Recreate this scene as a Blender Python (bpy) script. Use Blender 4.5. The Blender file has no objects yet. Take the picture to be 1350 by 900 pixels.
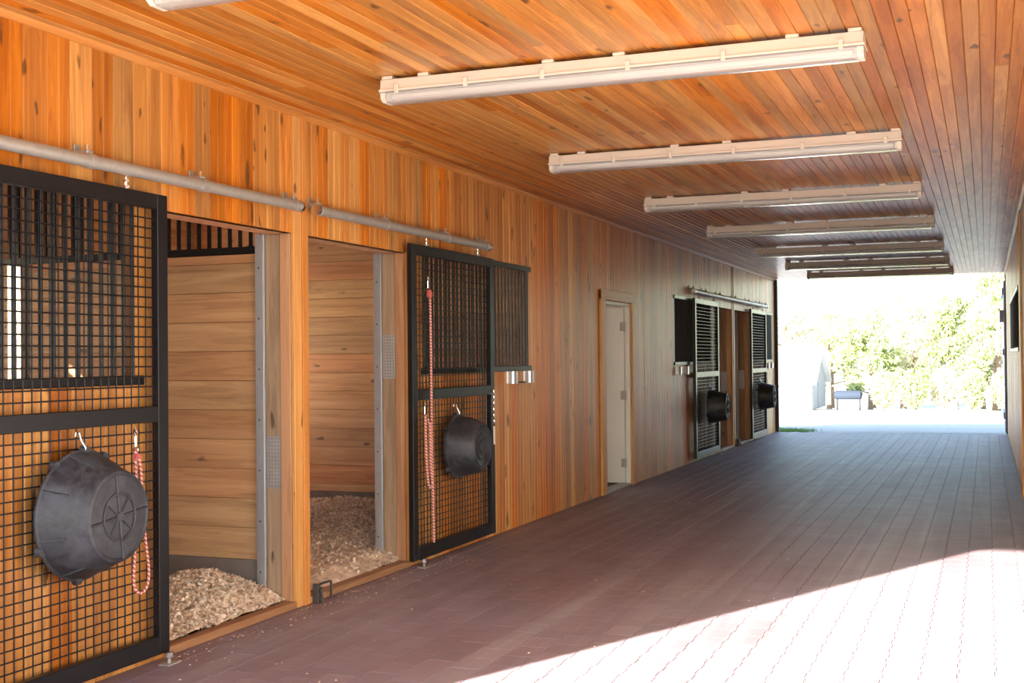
import bpy, math, random
from mathutils import Vector, Matrix, noise
random.seed(11)
SC = bpy.context.scene
COL = SC.collection
PI = math.pi
R = math.radians

# ------------------------------------------------------------------ camera
CAM_H = 1.45
cam = bpy.data.cameras.new('camera')
cam.sensor_fit = 'HORIZONTAL'; cam.sensor_width = 36.0
cam.lens = 1604.8 / 1350.0 * 36.0
cam.clip_end = 600
co = bpy.data.objects.new('camera', cam); COL.objects.link(co)
yaw, pit, rol = R(21.288), R(0.795), R(-0.544)
fwd = Vector((-math.sin(yaw)*math.cos(pit), math.cos(yaw)*math.cos(pit), math.sin(pit)))
rt = Vector((math.cos(yaw), math.sin(yaw), 0)); up = rt.cross(fwd)
rt2 = rt*math.cos(rol) + up*math.sin(rol); up2 = up*math.cos(rol) - rt*math.sin(rol)
M3 = Matrix((rt2, up2, -fwd)).transposed()
co.matrix_world = Matrix.Translation((0, 0, CAM_H)) @ M3.to_4x4()
SC.camera = co

# ------------------------------------------------------------------ sky, sun, exposure
SUN_EL = R(18.2); TRAVEL = (0.421, 0.907)        # the sun stands behind the camera to the left
world = bpy.data.worlds.new('sky'); SC.world = world; world.use_nodes = True
wn = world.node_tree; wn.nodes.clear()
wo = wn.nodes.new('ShaderNodeOutputWorld'); wb = wn.nodes.new('ShaderNodeBackground')
sk = wn.nodes.new('ShaderNodeTexSky'); sk.sky_type = 'NISHITA'; sk.sun_disc = False
sk.sun_elevation = SUN_EL; sk.sun_rotation = math.atan2(-TRAVEL[0], -TRAVEL[1])
sk.air_density = 1.0; sk.dust_density = 1.0; sk.ozone_density = 1.0
wb.inputs['Strength'].default_value = 0.46
wn.links.new(sk.outputs[0], wb.inputs[0]); wn.links.new(wb.outputs[0], wo.inputs[0])
sun = bpy.data.lights.new('sun', 'SUN'); sun.energy = 26.0; sun.angle = R(0.55); sun.color = (1.0, 0.94, 0.86)
so = bpy.data.objects.new('sun', sun); COL.objects.link(so)
sd = Vector((TRAVEL[0]*math.cos(SUN_EL), TRAVEL[1]*math.cos(SUN_EL), -math.sin(SUN_EL)))
so.rotation_euler = sd.to_track_quat('-Z', 'Y').to_euler(); so.location = (-20, -40, 20)
vs = SC.view_settings
vs.view_transform = 'Standard'; vs.look = 'None'; vs.gamma = 1.0; vs.use_curve_mapping = False
vs.exposure = 1.0

# ------------------------------------------------------------------ materials
class NT:
    def __init__(s, name):
        s.m = bpy.data.materials.new(name); s.m.use_nodes = True
        s.t = s.m.node_tree; s.t.nodes.clear()
        s.out = s.n('ShaderNodeOutputMaterial'); s.b = s.n('ShaderNodeBsdfPrincipled')
        s.l(s.b.outputs[0], s.out.inputs[0])
    def n(s, t, **kw):
        x = s.t.nodes.new(t)
        for k, v in kw.items(): setattr(x, k, v)
        return x
    def l(s, a, b): s.t.links.new(a, b)
    def math(s, op, a, b=None, c=None):
        x = s.n('ShaderNodeMath', operation=op)
        for i, v in enumerate((a, b, c)):
            if v is None: continue
            if isinstance(v, (int, float)): x.inputs[i].default_value = v
            else: s.l(v, x.inputs[i])
        return x.outputs[0]
    def mix(s, f, a, b, mode='MIX'):
        x = s.n('ShaderNodeMix', data_type='RGBA', blend_type=mode)
        for i, v in ((0, f), (6, a), (7, b)):
            if isinstance(v, (int, float)): x.inputs[i].default_value = v
            elif isinstance(v, tuple): x.inputs[i].default_value = (*v[:3], 1)
            else: s.l(v, x.inputs[i])
        return x.outputs[2]
    def noise(s, vec, scale, detail=3, rough=0.55, dist=0.0):
        x = s.n('ShaderNodeTexNoise'); x.inputs['Scale'].default_value = scale
        x.inputs['Detail'].default_value = detail; x.inputs['Roughness'].default_value = rough
        x.inputs['Distortion'].default_value = dist
        if vec is not None: s.l(vec, x.inputs['Vector'])
        return x.outputs[0]
    def ramp(s, f, stops):
        x = s.n('ShaderNodeValToRGB'); e = x.color_ramp.elements
        while len(e) < len(stops): e.new(0.5)
        for i, (p, c) in enumerate(stops):
            e[i].position = p; e[i].color = (*c, 1) if isinstance(c, tuple) else (c, c, c, 1)
        s.l(f, x.inputs[0]); return x.outputs[0]
    def bump(s, h, strength, dist=0.01):
        x = s.n('ShaderNodeBump'); x.inputs['Strength'].default_value = strength
        x.inputs['Distance'].default_value = dist; s.l(h, x.inputs['Height'])
        s.l(x.outputs[0], s.b.inputs['Normal'])
    def coords(s, scale, jitter=True, obj=True):
        tc = s.n('ShaderNodeTexCoord'); mp = s.n('ShaderNodeMapping'); mp.inputs['Scale'].default_value = scale
        src = tc.outputs['Object']
        if jitter:
            oi = s.n('ShaderNodeObjectInfo'); va = s.n('ShaderNodeVectorMath', operation='SCALE')
            cx = s.n('ShaderNodeCombineXYZ')
            s.l(oi.outputs['Random'], cx.inputs[0])
            s.l(s.math('FRACT', s.math('MULTIPLY', oi.outputs['Random'], 17.3)), cx.inputs[1])
            s.l(s.math('FRACT', s.math('MULTIPLY', oi.outputs['Random'], 91.7)), cx.inputs[2])
            s.l(cx.outputs[0], va.inputs[0]); va.inputs['Scale'].default_value = 37.0
            ad = s.n('ShaderNodeVectorMath', operation='ADD')
            s.l(src, ad.inputs[0]); s.l(va.outputs[0], ad.inputs[1]); src = ad.outputs[0]
            s.rnd = oi.outputs['Random']
        s.l(src, mp.inputs[0]); s.src = src
        return mp.outputs[0]
    def set(s, **kw):
        names = dict(rough='Roughness', metal='Metallic', spec='Specular IOR Level', coat='Coat Weight', coatr='Coat Roughness', color='Base Color', trans='Transmission Weight', alpha='Alpha', ior='IOR')
        for k, v in kw.items():
            i = s.b.inputs[names[k]]
            if isinstance(v, tuple): i.default_value = (*v, 1)
            elif isinstance(v, (int, float)): i.default_value = v
            else: s.l(v, i)
        return s

def wood(name, dark, mid, light, axis, rough=0.4, coat=0.0, coatr=0.25, var=0.45, knots=0.55, spec=0.5, bump=0.25):
    m = NT(name)
    long_, wide = 0.55, 9.0
    sc = [wide, wide, wide]; sc['xyz'.index(axis)] = long_
    v = m.coords(tuple(sc))
    g1 = m.noise(v, 1.6, 4, 0.6, 0.6)
    sc2 = [70.0]*3; sc2['xyz'.index(axis)] = 2.2
    mp2 = m.n('ShaderNodeMapping'); mp2.inputs['Scale'].default_value = tuple(sc2); m.l(m.src, mp2.inputs[0])
    g2 = m.noise(mp2.outputs[0], 1.0, 2, 0.5)
    rings = m.math('SINE', m.math('MULTIPLY', g1, 55.0))
    f = m.math('ADD', m.math('MULTIPLY', g1, 0.9), m.math('ADD', m.math('MULTIPLY', rings, 0.035), m.math('MULTIPLY', m.math('SUBTRACT', g2, 0.5), 0.13)))
    col = m.ramp(f, [(0.25, dark), (0.48, mid), (0.72, light)])
    # per piece tone
    r2 = m.math('FRACT', m.math('MULTIPLY', m.rnd, 53.1))
    hsv = m.n('ShaderNodeHueSaturation'); m.l(col, hsv.inputs['Color'])
    m.l(m.math('MULTIPLY_ADD', m.rnd, var, 1.0-var*0.55), hsv.inputs['Value'])
    m.l(m.math('MULTIPLY_ADD', r2, 0.022, 0.489), hsv.inputs['Hue'])
    m.l(m.math('MULTIPLY_ADD', r2, -0.14, 1.06), hsv.inputs['Saturation'])
    # knots
    sc3 = [7.0]*3; sc3['xyz'.index(axis)] = 2.6
    mp3 = m.n('ShaderNodeMapping'); mp3.inputs['Scale'].default_value = tuple(sc3); m.l(m.src, mp3.inputs[0])
    vo = m.n('ShaderNodeTexVoronoi'); vo.inputs['Scale'].default_value = 1.6
    kd = m.n('ShaderNodeTexNoise'); kd.inputs['Scale'].default_value = 3.5; m.l(mp3.outputs[0], kd.inputs['Vector'])
    ka = m.n('ShaderNodeVectorMath', operation='MULTIPLY_ADD'); m.l(kd.outputs['Color'], ka.inputs[0]); ka.inputs[1].default_value = (0.35, 0.35, 0.35); m.l(mp3.outputs[0], ka.inputs[2])
    m.l(ka.outputs[0], vo.inputs['Vector'])
    sep = m.n('ShaderNodeSeparateColor'); m.l(vo.outputs['Color'], sep.inputs[0])
    size = m.math('MULTIPLY', m.math('MAXIMUM', m.math('SUBTRACT', sep.outputs[0], 1.0-knots), 0.0), 0.74)
    kn = m.math('SUBTRACT', 1.0, m.math('SMOOTH_MIN', m.math('DIVIDE', vo.outputs['Distance'], m.math('ADD', size, 0.001)), 1.0, 0.2))
    kn = m.math('MINIMUM', m.math('MAXIMUM', m.math('MULTIPLY', kn, 1.9), 0.0), 0.8)
    # dark mineral streaks
    sc4 = [30.0]*3; sc4['xyz'.index(axis)] = 1.3
    mp4 = m.n('ShaderNodeMapping'); mp4.inputs['Scale'].default_value = tuple(sc4); m.l(m.src, mp4.inputs[0])
    st = m.ramp(m.noise(mp4.outputs[0], 1.0, 2, 0.5), [(0.70, 0.0), (0.80, 0.6)])
    dk = tuple(c*0.22 for c in dark)
    c2 = m.mix(kn, hsv.outputs[0], dk)
    c3 = m.mix(m.math('MULTIPLY', st, 0.55), c2, tuple(c*0.35 for c in dark))
    m.set(color=c3, rough=rough, spec=spec, coat=coat, coatr=coatr)
    m.bump(m.math('ADD', g2, m.math('MULTIPLY', g1, 0.6)), bump, 0.0012)
    return m.m

def plain(name, color, rough=0.5, metal=0.0, spec=0.5, var=0.0, nscale=8.0, namt=0.15, bump=0.0, coat=0.0):
    m = NT(name); v = m.coords((1, 1, 1))
    nz = m.noise(v, nscale, 4, 0.6)
    k = m.math('MULTIPLY_ADD', nz, 2*namt, 1.0-namt)
    if var: k = m.math('MULTIPLY', k, m.math('MULTIPLY_ADD', m.rnd, var, 1-var/2))
    col = m.n('ShaderNodeVectorMath', operation='SCALE'); col.inputs[0].default_value = color; m.l(k, col.inputs['Scale'])
    m.set(color=col.outputs[0], metal=metal, spec=spec, coat=coat,
          rough=m.math('MULTIPLY_ADD', nz, 0.2, rough-0.1))
    if bump: m.bump(nz, bump, 0.004)
    return m.m

M = {}
CED = dict(dark=(0.36, 0.118, 0.015), mid=(0.57, 0.215, 0.030), light=(0.72, 0.325, 0.058))
M['wall_wood'] = wood('varnished_wall_boards', axis='z', rough=0.5, coat=0.22, coatr=0.34, spec=0.4, knots=0.5, var=0.5, **CED)
M['ceil_wood'] = wood('varnished_ceiling_boards', axis='y', rough=0.44, coat=0.28, coatr=0.26, spec=0.42, knots=0.42, **CED)
M['trim_wood'] = wood('varnished_trim', axis='z', dark=(0.48, 0.21, 0.05), mid=(0.62, 0.30, 0.08), light=(0.72, 0.38, 0.13), rough=0.55, coat=0.12, knots=0.3, var=0.2, spec=0.35)
M['trim_wood_y'] = wood('varnished_trim_strip', axis='y', dark=(0.48, 0.21, 0.05), mid=(0.62, 0.30, 0.08), light=(0.72, 0.38, 0.13), rough=0.55, coat=0.12, knots=0.2, var=0.2, spec=0.35)
M['sill_wood'] = wood('sill_timber', axis='y', dark=(0.22, 0.10, 0.045), mid=(0.36, 0.18, 0.08), light=(0.46, 0.25, 0.12), rough=0.6, knots=0.3)
M['plank'] = wood('stall_planks', axis='x', dark=(0.38, 0.19, 0.08), mid=(0.57, 0.32, 0.145), light=(0.70, 0.43, 0.22), rough=0.6, var=0.25, knots=0.35, bump=0.3)
M['plank_y'] = wood('stall_back_planks', axis='y', dark=(0.38, 0.19, 0.08), mid=(0.57, 0.32, 0.145), light=(0.70, 0.43, 0.22), rough=0.6, var=0.25, knots=0.35, bump=0.3)
M['old_post'] = wood('weathered_post', axis='z', dark=(0.22, 0.13, 0.075), mid=(0.38, 0.245, 0.15), light=(0.5, 0.35, 0.23), rough=0.75, knots=0.35, var=0.15)
M['pale_strip'] = wood('pale_strip', axis='z', dark=(0.40, 0.20, 0.09), mid=(0.58, 0.32, 0.16), light=(0.70, 0.44, 0.25), rough=0.65, knots=0.3, var=0.2)
M['core'] = plain('stall_side_board', (0.42, 0.22, 0.10), 0.8)
M['black'] = plain('black_powder_coat', (0.007, 0.007, 0.009), 0.38, spec=0.35, namt=0.2)
M['galv'] = plain('galvanised_steel', (0.40, 0.38, 0.34), 0.45, metal=0.4, namt=0.25, nscale=25)
M['channel'] = plain('zinc_channel', (0.50, 0.53, 0.56), 0.45, metal=0.6, namt=0.15, nscale=14)
M['chrome'] = plain('bright_zinc', (0.75, 0.76, 0.78), 0.2, metal=1.0, namt=0.08)
M['cup'] = plain('zinc_plated_cup', (0.62, 0.64, 0.67), 0.32, metal=0.7, namt=0.1)
M['gasket'] = plain('grey_gasket', (0.30, 0.27, 0.24), 0.8)
M['rubber_plain'] = plain('black_rubber', (0.034, 0.036, 0.042), 0.5, namt=0.85, nscale=7, bump=0.2)
M['concrete'] = plain('concrete_kerb', (0.20, 0.17, 0.14), 0.9, namt=0.35, nscale=10, bump=0.3)
M['stall_floor'] = plain('stall_floor', (0.15, 0.11, 0.08), 0.95, namt=0.3)
M['white_paint'] = plain('cream_door_paint', (0.78, 0.76, 0.70), 0.45, namt=0.04)
M['bounce_board'] = plain('pale_bounce_boards', (0.56, 0.55, 0.52), 0.6, namt=0.06)  # invented pale finish, keeps the bounced sunlight neutral
M['brass'] = plain('dull_brass', (0.62, 0.46, 0.22), 0.35, metal=0.9)
M['fixture'] = plain('cream_fixture_body', (0.78, 0.70, 0.58), 0.45, namt=0.03)
M['tube'] = plain('fluorescent_tube_glass', (0.92, 0.91, 0.88), 0.2, namt=0.01)
M['siding'] = plain('white_siding', (0.29, 0.30, 0.33), 0.7, namt=0.05)
M['roofing'] = plain('pale_roof', (0.72, 0.72, 0.73), 0.5, namt=0.1)
M['bark'] = plain('bark', (0.20, 0.15, 0.11), 0.9, namt=0.4)
M['tank'] = plain('weathered_tank_steel', (0.010, 0.018, 0.034), 0.9, namt=0.15)
M['barn_door_paint'] = plain('blue_grey_door_paint', (0.40, 0.48, 0.68), 0.5, namt=0.1)
M['dark_metal'] = plain('dark_trim_metal', (0.05, 0.045, 0.042), 0.55)
M['soffit'] = plain('roof_metal', (0.35, 0.36, 0.37), 0.5, metal=0.4)

def diffuser():
    m = NT('ribbed_acrylic_lens'); v = m.coords((1, 1, 1), False)
    m.set(color=(0.96, 0.95, 0.92), rough=0.1, trans=0.82, ior=1.25, spec=0.5)
    w = m.n('ShaderNodeTexWave'); w.bands_direction = 'X'; w.inputs['Scale'].default_value = 60.0; m.l(v, w.inputs[0])
    m.bump(w.outputs[0], 0.25, 0.002)
    return m.m
M['lens'] = diffuser()

def paver_mat():
    m = NT('rubber_pavers'); v = m.coords((1, 1, 1), False)
    g = m.n('ShaderNodeNewGeometry')
    big = m.noise(g.outputs['Position'], 0.55, 4, 0.6, 0.4)
    tcm = m.n('ShaderNodeMapping'); tcm.inputs['Scale'].default_value = (2.0, 0.07, 1); m.l(g.outputs['Position'], tcm.inputs[0])
    lane = m.noise(tcm.outputs[0], 1.3, 4, 0.65, 0.8)
    fine = m.noise(g.outputs['Position'], 60.0, 3, 0.7)
    oi = m.n('ShaderNodeObjectInfo')
    isl = m.math('FRACT', m.math('ADD', m.math('MULTIPLY', oi.outputs['Random'], 7.7), g.outputs['Random Per Island']))
    c = m.ramp(big, [(0.3, (0.215, 0.132, 0.142)), (0.55, (0.238, 0.174, 0.198)), (0.75, (0.255, 0.208, 0.245))])
    dust = m.ramp(lane, [(0.46, 0.0), (0.68, 0.7)])
    c = m.mix(dust, c, (0.35, 0.31, 0.325))
    c = m.mix(m.math('MULTIPLY', m.ramp(fine, [(0.45, 0.0), (0.8, 1.0)]), 0.35), c, (0.32, 0.28, 0.29))
    k = m.math('MULTIPLY_ADD', isl, 0.16, 0.92)
    sc = m.n('ShaderNodeVectorMath', operation='SCALE'); m.l(c, sc.inputs[0]); m.l(k, sc.inputs['Scale'])
    m.set(color=sc.outputs[0], rough=m.math('MULTIPLY_ADD', fine, 0.2, 0.46), spec=0.45)
    m.bump(fine, 0.3, 0.002)
    return m.m
M['paver'] = paver_mat()
def rubber_mat():
    m = NT('dusty_black_rubber'); v = m.coords((1, 1, 1))
    a = m.noise(v, 6.0, 5, 0.7, 0.5); b = m.noise(v, 26.0, 3, 0.6)
    d = m.ramp(m.math('ADD', m.math('MULTIPLY', a, 0.8), m.math('MULTIPLY', b, 0.25)), [(0.46, 0.0), (0.68, 0.75)])
    c = m.mix(d, (0.018, 0.020, 0.026), (0.078, 0.084, 0.100))
    m.set(color=c, rough=m.math('MULTIPLY_ADD', d, 0.25, 0.5)); m.bump(b, 0.15, 0.003)
    return m.m
M['rubber'] = rubber_mat()
M['joint'] = plain('joint_sand', (0.075, 0.055, 0.06), 0.95)

def gravel_mat():
    m = NT('pale_gravel'); g = m.n('ShaderNodeNewGeometry')
    a = m.noise(g.outputs['Position'], 6.0, 6, 0.75); b = m.noise(g.outputs['Position'], 0.4, 4, 0.6)
    c = m.ramp(m.math('ADD', m.math('MULTIPLY', a, 0.6), m.math('MULTIPLY', b, 0.4)), [(0.3, (0.34, 0.32, 0.29)), (0.6, (0.55, 0.53, 0.49))])
    m.set(color=c, rough=0.95); m.bump(a, 0.6, 0.03)
    return m.m
M['gravel'] = gravel_mat()

def flake_mat():
    m = NT('pine_shavings'); g = m.n('ShaderNodeNewGeometry')
    n2 = m.noise(g.outputs['Position'], 2.2, 3, 0.6)
    c = m.ramp(g.outputs['Random Per Island'], [(0.0, (0.46, 0.32, 0.20)), (0.35, (0.66, 0.50, 0.36)), (0.75, (0.80, 0.66, 0.50)), (1.0, (0.88, 0.78, 0.66))])
    c = m.mix(m.ramp(n2, [(0.5, 0.0), (0.75, 0.55)]), c, (0.36, 0.27, 0.21))
    m.set(color=c, rough=0.85)
    return m.m
M['flakes'] = flake_mat()

def rope_mat():
    m = NT('red_white_rope'); tc = m.n('ShaderNodeTexCoord')
    uv = m.n('ShaderNodeSeparateXYZ'); m.l(tc.outputs['UV'], uv.inputs[0])
    s = m.math('FRACT', m.math('ADD', m.math('MULTIPLY', uv.outputs[1], 46.0), m.math('MULTIPLY', uv.outputs[0], 1.0)))
    c = m.mix(m.math('GREATER_THAN', s, 0.62), (0.48, 0.11, 0.09), (0.72, 0.54, 0.48))
    m.set(color=c, rough=0.8)
    return m.m
M['rope'] = rope_mat()

def leaf_mat(name, c1, c2):
    m = NT(name); g = m.n('ShaderNodeNewGeometry')
    c = m.mix(g.outputs['Random Per Island'], c1, c2)
    m.set(color=c, rough=0.6)
    tr = m.n('ShaderNodeBsdfTranslucent'); m.l(c, tr.inputs[0])
    mx = m.n('ShaderNodeMixShader'); mx.inputs[0].default_value = 0.35
    m.l(m.b.outputs[0], mx.inputs[1]); m.l(tr.outputs[0], mx.inputs[2]); m.l(mx.outputs[0], m.out.inputs[0])
    return m.m
LEAVES = [leaf_mat('leaves_pale', (0.38, 0.44, 0.20), (0.62, 0.64, 0.40)),
          leaf_mat('leaves_mid', (0.24, 0.32, 0.12), (0.48, 0.53, 0.27)),
          leaf_mat('leaves_straw', (0.48, 0.46, 0.31), (0.68, 0.65, 0.50))]
M['grass'] = leaf_mat('grass_blades', (0.10, 0.22, 0.05), (0.20, 0.34, 0.10))

# ------------------------------------------------------------------ mesh helpers
class MB:
    def __init__(s): s.v = []; s.f = []; s.uv = {}
    def add(s, vs, fs):
        o = len(s.v); s.v += [tuple(p) for p in vs]; s.f += [tuple(i+o for i in f) for f in fs]; return s
    def box(s, x0, x1, y0, y1, z0, z1, c=0.0):
        if c <= 0:
            vs = [(x, y, z) for z in (z0, z1) for y in (y0, y1) for x in (x0, x1)]
            return s.add(vs, [(0, 2, 3, 1), (4, 5, 7, 6), (0, 1, 5, 4), (2, 6, 7, 3), (0, 4, 6, 2), (1, 3, 7, 5)])
        # chamfered box: 24 verts
        X = (x0, x1); Y = (y0, y1); Z = (z0, z1); vs = []; idx = {}
        for i in (0, 1):
            for j in (0, 1):
                for k in (0, 1):
                    sx, sy, sz = (c if i == 0 else -c), (c if j == 0 else -c), (c if k == 0 else -c)
                    idx[i, j, k, 0] = len(vs); vs.append((X[i], Y[j]+sy, Z[k]+sz))
                    idx[i, j, k, 1] = len(vs); vs.append((X[i]+sx, Y[j], Z[k]+sz))
                    idx[i, j, k, 2] = len(vs); vs.append((X[i]+sx, Y[j]+sy, Z[k]))
        I = idx; fs = []
        def q(a, flip): fs.append(tuple(reversed(a)) if flip else tuple(a))
        for i in (0, 1): q([I[i,0,0,0], I[i,0,1,0], I[i,1,1,0], I[i,1,0,0]], i == 1)
        for j in (0, 1): q([I[0,j,0,1], I[1,j,0,1], I[1,j,1,1], I[0,j,1,1]], j == 1)
        for k in (0, 1): q([I[0,0,k,2], I[0,1,k,2], I[1,1,k,2], I[1,0,k,2]], k == 1)
        for j in (0, 1):
            for k in (0, 1): q([I[0,j,k,1], I[1,j,k,1], I[1,j,k,2], I[0,j,k,2]], (j+k) % 2 == 0)
        for i in (0, 1):
            for k in (0, 1): q([I[i,0,k,0], I[i,1,k,0], I[i,1,k,2], I[i,0,k,2]], (i+k) % 2 == 1)
        for i in (0, 1):
            for j in (0, 1): q([I[i,j,0,0], I[i,j,1,0], I[i,j,1,1], I[i,j,0,1]], (i+j) % 2 == 0)
        for i in (0, 1):
            for j in (0, 1):
                for k in (0, 1): q([I[i,j,k,0], I[i,j,k,1], I[i,j,k,2]], (i+j+k) % 2 == 1)
        return s.add(vs, fs)
    def tube(s, pts, r, n=8, caps=True, closed=False, rs=None):
        pts = [Vector(p) for p in pts]; m = len(pts); vs = []; prev = None
        for i, p in enumerate(pts):
            if closed: d = pts[(i+1) % m]-pts[i-1]
            else: d = pts[min(i+1, m-1)]-pts[max(i-1, 0)]
            d.normalize()
            a = prev if prev is not None else (Vector((0, 0, 1)) if abs(d.z) < 0.9 else Vector((1, 0, 0)))
            u = (a - d*a.dot(d)).normalized(); w = d.cross(u); prev = u
            rr = rs[i] if rs else r
            for k in range(n):
                t = 2*PI*k/n; vs.append(p + (u*math.cos(t)+w*math.sin(t))*rr)
        fs = []
        for i in range(m if closed else m-1):
            j = (i+1) % m
            for k in range(n):
                k2 = (k+1) % n; fs.append((i*n+k, i*n+k2, j*n+k2, j*n+k))
        if caps and not closed:
            fs.append(tuple(range(n-1, -1, -1))); fs.append(tuple((m-1)*n+k for k in range(n)))
        return s.add(vs, fs)
    def lathe(s, prof, n=32, axis='x', center=(0, 0, 0), wob=None):
        vs = []; c = Vector(center)
        for (d, r) in prof:
            for k in range(n):
                t = 2*PI*k/n; rr = r*(wob(t, d) if wob else 1)
                a, b = rr*math.cos(t), rr*math.sin(t)
                vs.append(c + (Vector((d, a, b)) if axis == 'x' else Vector((a, b, d)) if axis == 'z' else Vector((b, d, a))))
        fs = []
        for i in range(len(prof)-1):
            for k in range(n):
                k2 = (k+1) % n; fs.append((i*n+k, i*n+k2, (i+1)*n+k2, (i+1)*n+k))
        fs.append(tuple(range(n-1, -1, -1))); fs.append(tuple((len(prof)-1)*n+k for k in range(n)))
        return s.add(vs, fs)
    def prism(s, poly, axis, a, b):
        n = len(poly)
        def P(u, w, t): return {'x': (t, u, w), 'y': (u, t, w), 'z': (u, w, t)}[axis]
        vs = [P(u, w, a) for u, w in poly]+[P(u, w, b) for u, w in poly]
        fs = [tuple(range(n)), tuple(range(2*n-1, n-1, -1))]+[(i, n+i, n+(i+1) % n, (i+1) % n) for i in range(n)]
        return s.add(vs, fs)
    def mesh(s, name, mat, smooth=False):
        me = bpy.data.meshes.new(name); me.from_pydata(s.v, [], s.f)
        me.materials.append(M[mat] if isinstance(mat, str) else mat)
        import bmesh
        if len(s.f) < 60000:
            bm = bmesh.new(); bm.from_mesh(me); bmesh.ops.recalc_face_normals(bm, faces=bm.faces); bm.to_mesh(me); bm.free()
        if smooth: me.shade_smooth(); me.set_sharp_from_angle(angle=R(35))
        return me
    def build(s, name, mat, parent=None, loc=None, smooth=False):
        return put(name, s.mesh(name, mat, smooth), parent, loc)

def put(name, me, parent=None, loc=None, rot=None):
    o = bpy.data.objects.new(name, me); COL.objects.link(o)
    if loc is not None: o.location = loc
    if rot is not None: o.rotation_euler = rot
    if parent is not None: o.parent = parent
    return o
def tag(o, label=None, cat=None, group=None, kind=None):
    if label: o['label'] = label
    if cat: o['category'] = cat
    if group: o['group'] = group
    if kind: o['kind'] = kind
    return o
def struct(o, label=None): return tag(o, label, kind='structure')
def empty(name, loc, label, cat, group=None):
    o = put(name, None, None, loc); o.empty_display_size = 0.1
    return tag(o, label, cat, group)
def copy_tree(o, parent=None):
    c = o.copy(); COL.objects.link(c); c.parent = parent
    for ch in o.children: copy_tree(ch, c)
    return c

# ------------------------------------------------------------------ dimensions
XL, XR, ZC = -3.787, 0.339, 2.913        # aisle walls and ceiling
Y0, Y1 = 1.65, 23.6                      # open ends of the aisle
XB = -7.4                                # back wall of the stalls
XRB = 4.0
PART = (6.27, 10.25, 15.45, 19.48, Y1-0.06)

# ------------------------------------------------------------------ floor
fl = MB().box(XL-0.02, XR+0.1, Y0-0.6, Y1, -0.12, -0.009).build('floor', 'joint'); struct(fl, 'red-brown rubber paver floor running down the aisle')
PW, PL = 0.160, 0.200
def paver_mesh():
    a, b = PW/2+0.0035-0.0014, PW/2-0.0035-0.0014; h = PL/2-0.0004
    out = [(-b*0.99, -h), (b*0.99, -h), (a, -h*0.62), (b, 0), (a, h*0.62), (b*0.99, h), (-b*0.99, h), (-a, h*0.62), (-b, 0), (-a, -h*0.62)]
    # bulged ends meet the waists of the neighbouring row, half a length further on
    out = [(-a, -h), (a, -h), (a, -h*0.55), (b, -h*0.42), (b, h*0.42), (a, h*0.55), (a, h), (-a, h), (-a, h*0.55), (-b, h*0.42), (-b, -h*0.42), (-a, -h*0.55)]
    n = len(out); c = 0.0012
    top = []
    for x, y in out:
        top.append((x-math.copysign(c, x), y-math.copysign(min(c, abs(y)*0.1), y), 0.0))
    mid = [(x, y, -c) for x, y in out]; bot = [(x, y, -0.02) for x, y in out]
    vs = top+mid+bot; fs = [tuple(range(n))]
    for i in range(n):
        j = (i+1) % n; fs += [(i, n+i, n+j, j), (n+i, 2*n+i, 2*n+j, n+j)]
    return vs, fs
pv, pf = paver_mesh()
pm = MB().add(pv, pf).mesh('paver', 'paver')
spots = []
nx = int((XR-XL)/PW)+1
for i in range(nx):
    x = XR-PW/2-i*PW
    y = Y0-0.5+(PL/2 if i % 2 else 0)
    while y < Y1-PL/2:
        if x > XL+0.02: spots.append((x, y))
        y += PL
def in_frame(p):
    d = Vector(p)-Vector((0, 0, CAM_H)); z = d.dot(fwd)
    if z <= 0.1: return None
    u = 675+1604.8*d.dot(rt2)/z; w = 450-1604.8*d.dot(up2)/z
    return z if (-25 < u < 1375 and -25 < w < 925) else None
vis = sorted([(in_frame((x, y, 0)), x, y) for x, y in spots if in_frame((x, y, 0))])
near = set((x, y) for _, x, y in vis[:300])
rest = MB()
for x, y in spots:
    dz = random.uniform(-0.0003, 0.0003); rz = random.uniform(-0.006, 0.006)
    if (x, y) in near: put('paver', pm, fl, (x, y, dz), (random.uniform(-.001, .001), random.uniform(-.001, .001), rz))
    else: rest.add([(x+p[0], y+p[1], p[2]+dz) for p in pv], pf)
tag(rest.build('paver_field', 'paver', fl), kind='stuff')

# ------------------------------------------------------------------ left wall
BP = 0.14
_bm = {}
def board_mesh(length, mat, width=BP):
    key = (round(length, 3), mat, round(width, 3))
    if key not in _bm:
        w = width/2; t = 0.018; g = 0.005
        prof = [(-w+0.0006, -t), (-w+0.0006, -g), (-w+g, 0)]
        if width > 0.1: prof += [(-0.0045, 0), (0, -0.0035), (0.0045, 0)]
        prof += [(w-g, 0), (w-0.0006, -g), (w-0.0006, -t)]
        # profile in (y, x-depth), extruded along z
        b = MB(); n = len(prof)
        vs = [(d, y, 0.0) for y, d in prof]+[(d, y, length) for y, d in prof]
        fs = [(i, i+1, n+i+1, n+i) for i in range(n-1)]+[tuple(range(n)), tuple(range(2*n-1, n-1, -1))]
        b.add(vs, fs); _bm[key] = b.mesh('wall_board', mat)
    return _bm[key]
def clad(parent, x, face, spans, mat='wall_wood'):
    # spans: (y0, y1, [(z0, z1), ...])
    for y0, y1, zs in spans:
        n = max(1, round((y1-y0)/BP)); w = (y1-y0)/n
        for i in range(n):
            for z0, z1 in zs:
                o = put('wall_board', board_mesh(z1-z0, mat, w), parent, (x+face*random.uniform(-0.0012, 0.0012), y0+(i+0.5)*w, z0))
                if face < 0: o.rotation_euler = (0, 0, PI)
GZ0, GZ1 = 1.365, 2.235     # grille openings
OH = 2.20                   # opening head
FULL = [(0.0, ZC)]; ABV = [(OH, ZC)]; GR = [(0.0, GZ0), (GZ1, ZC)]
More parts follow.
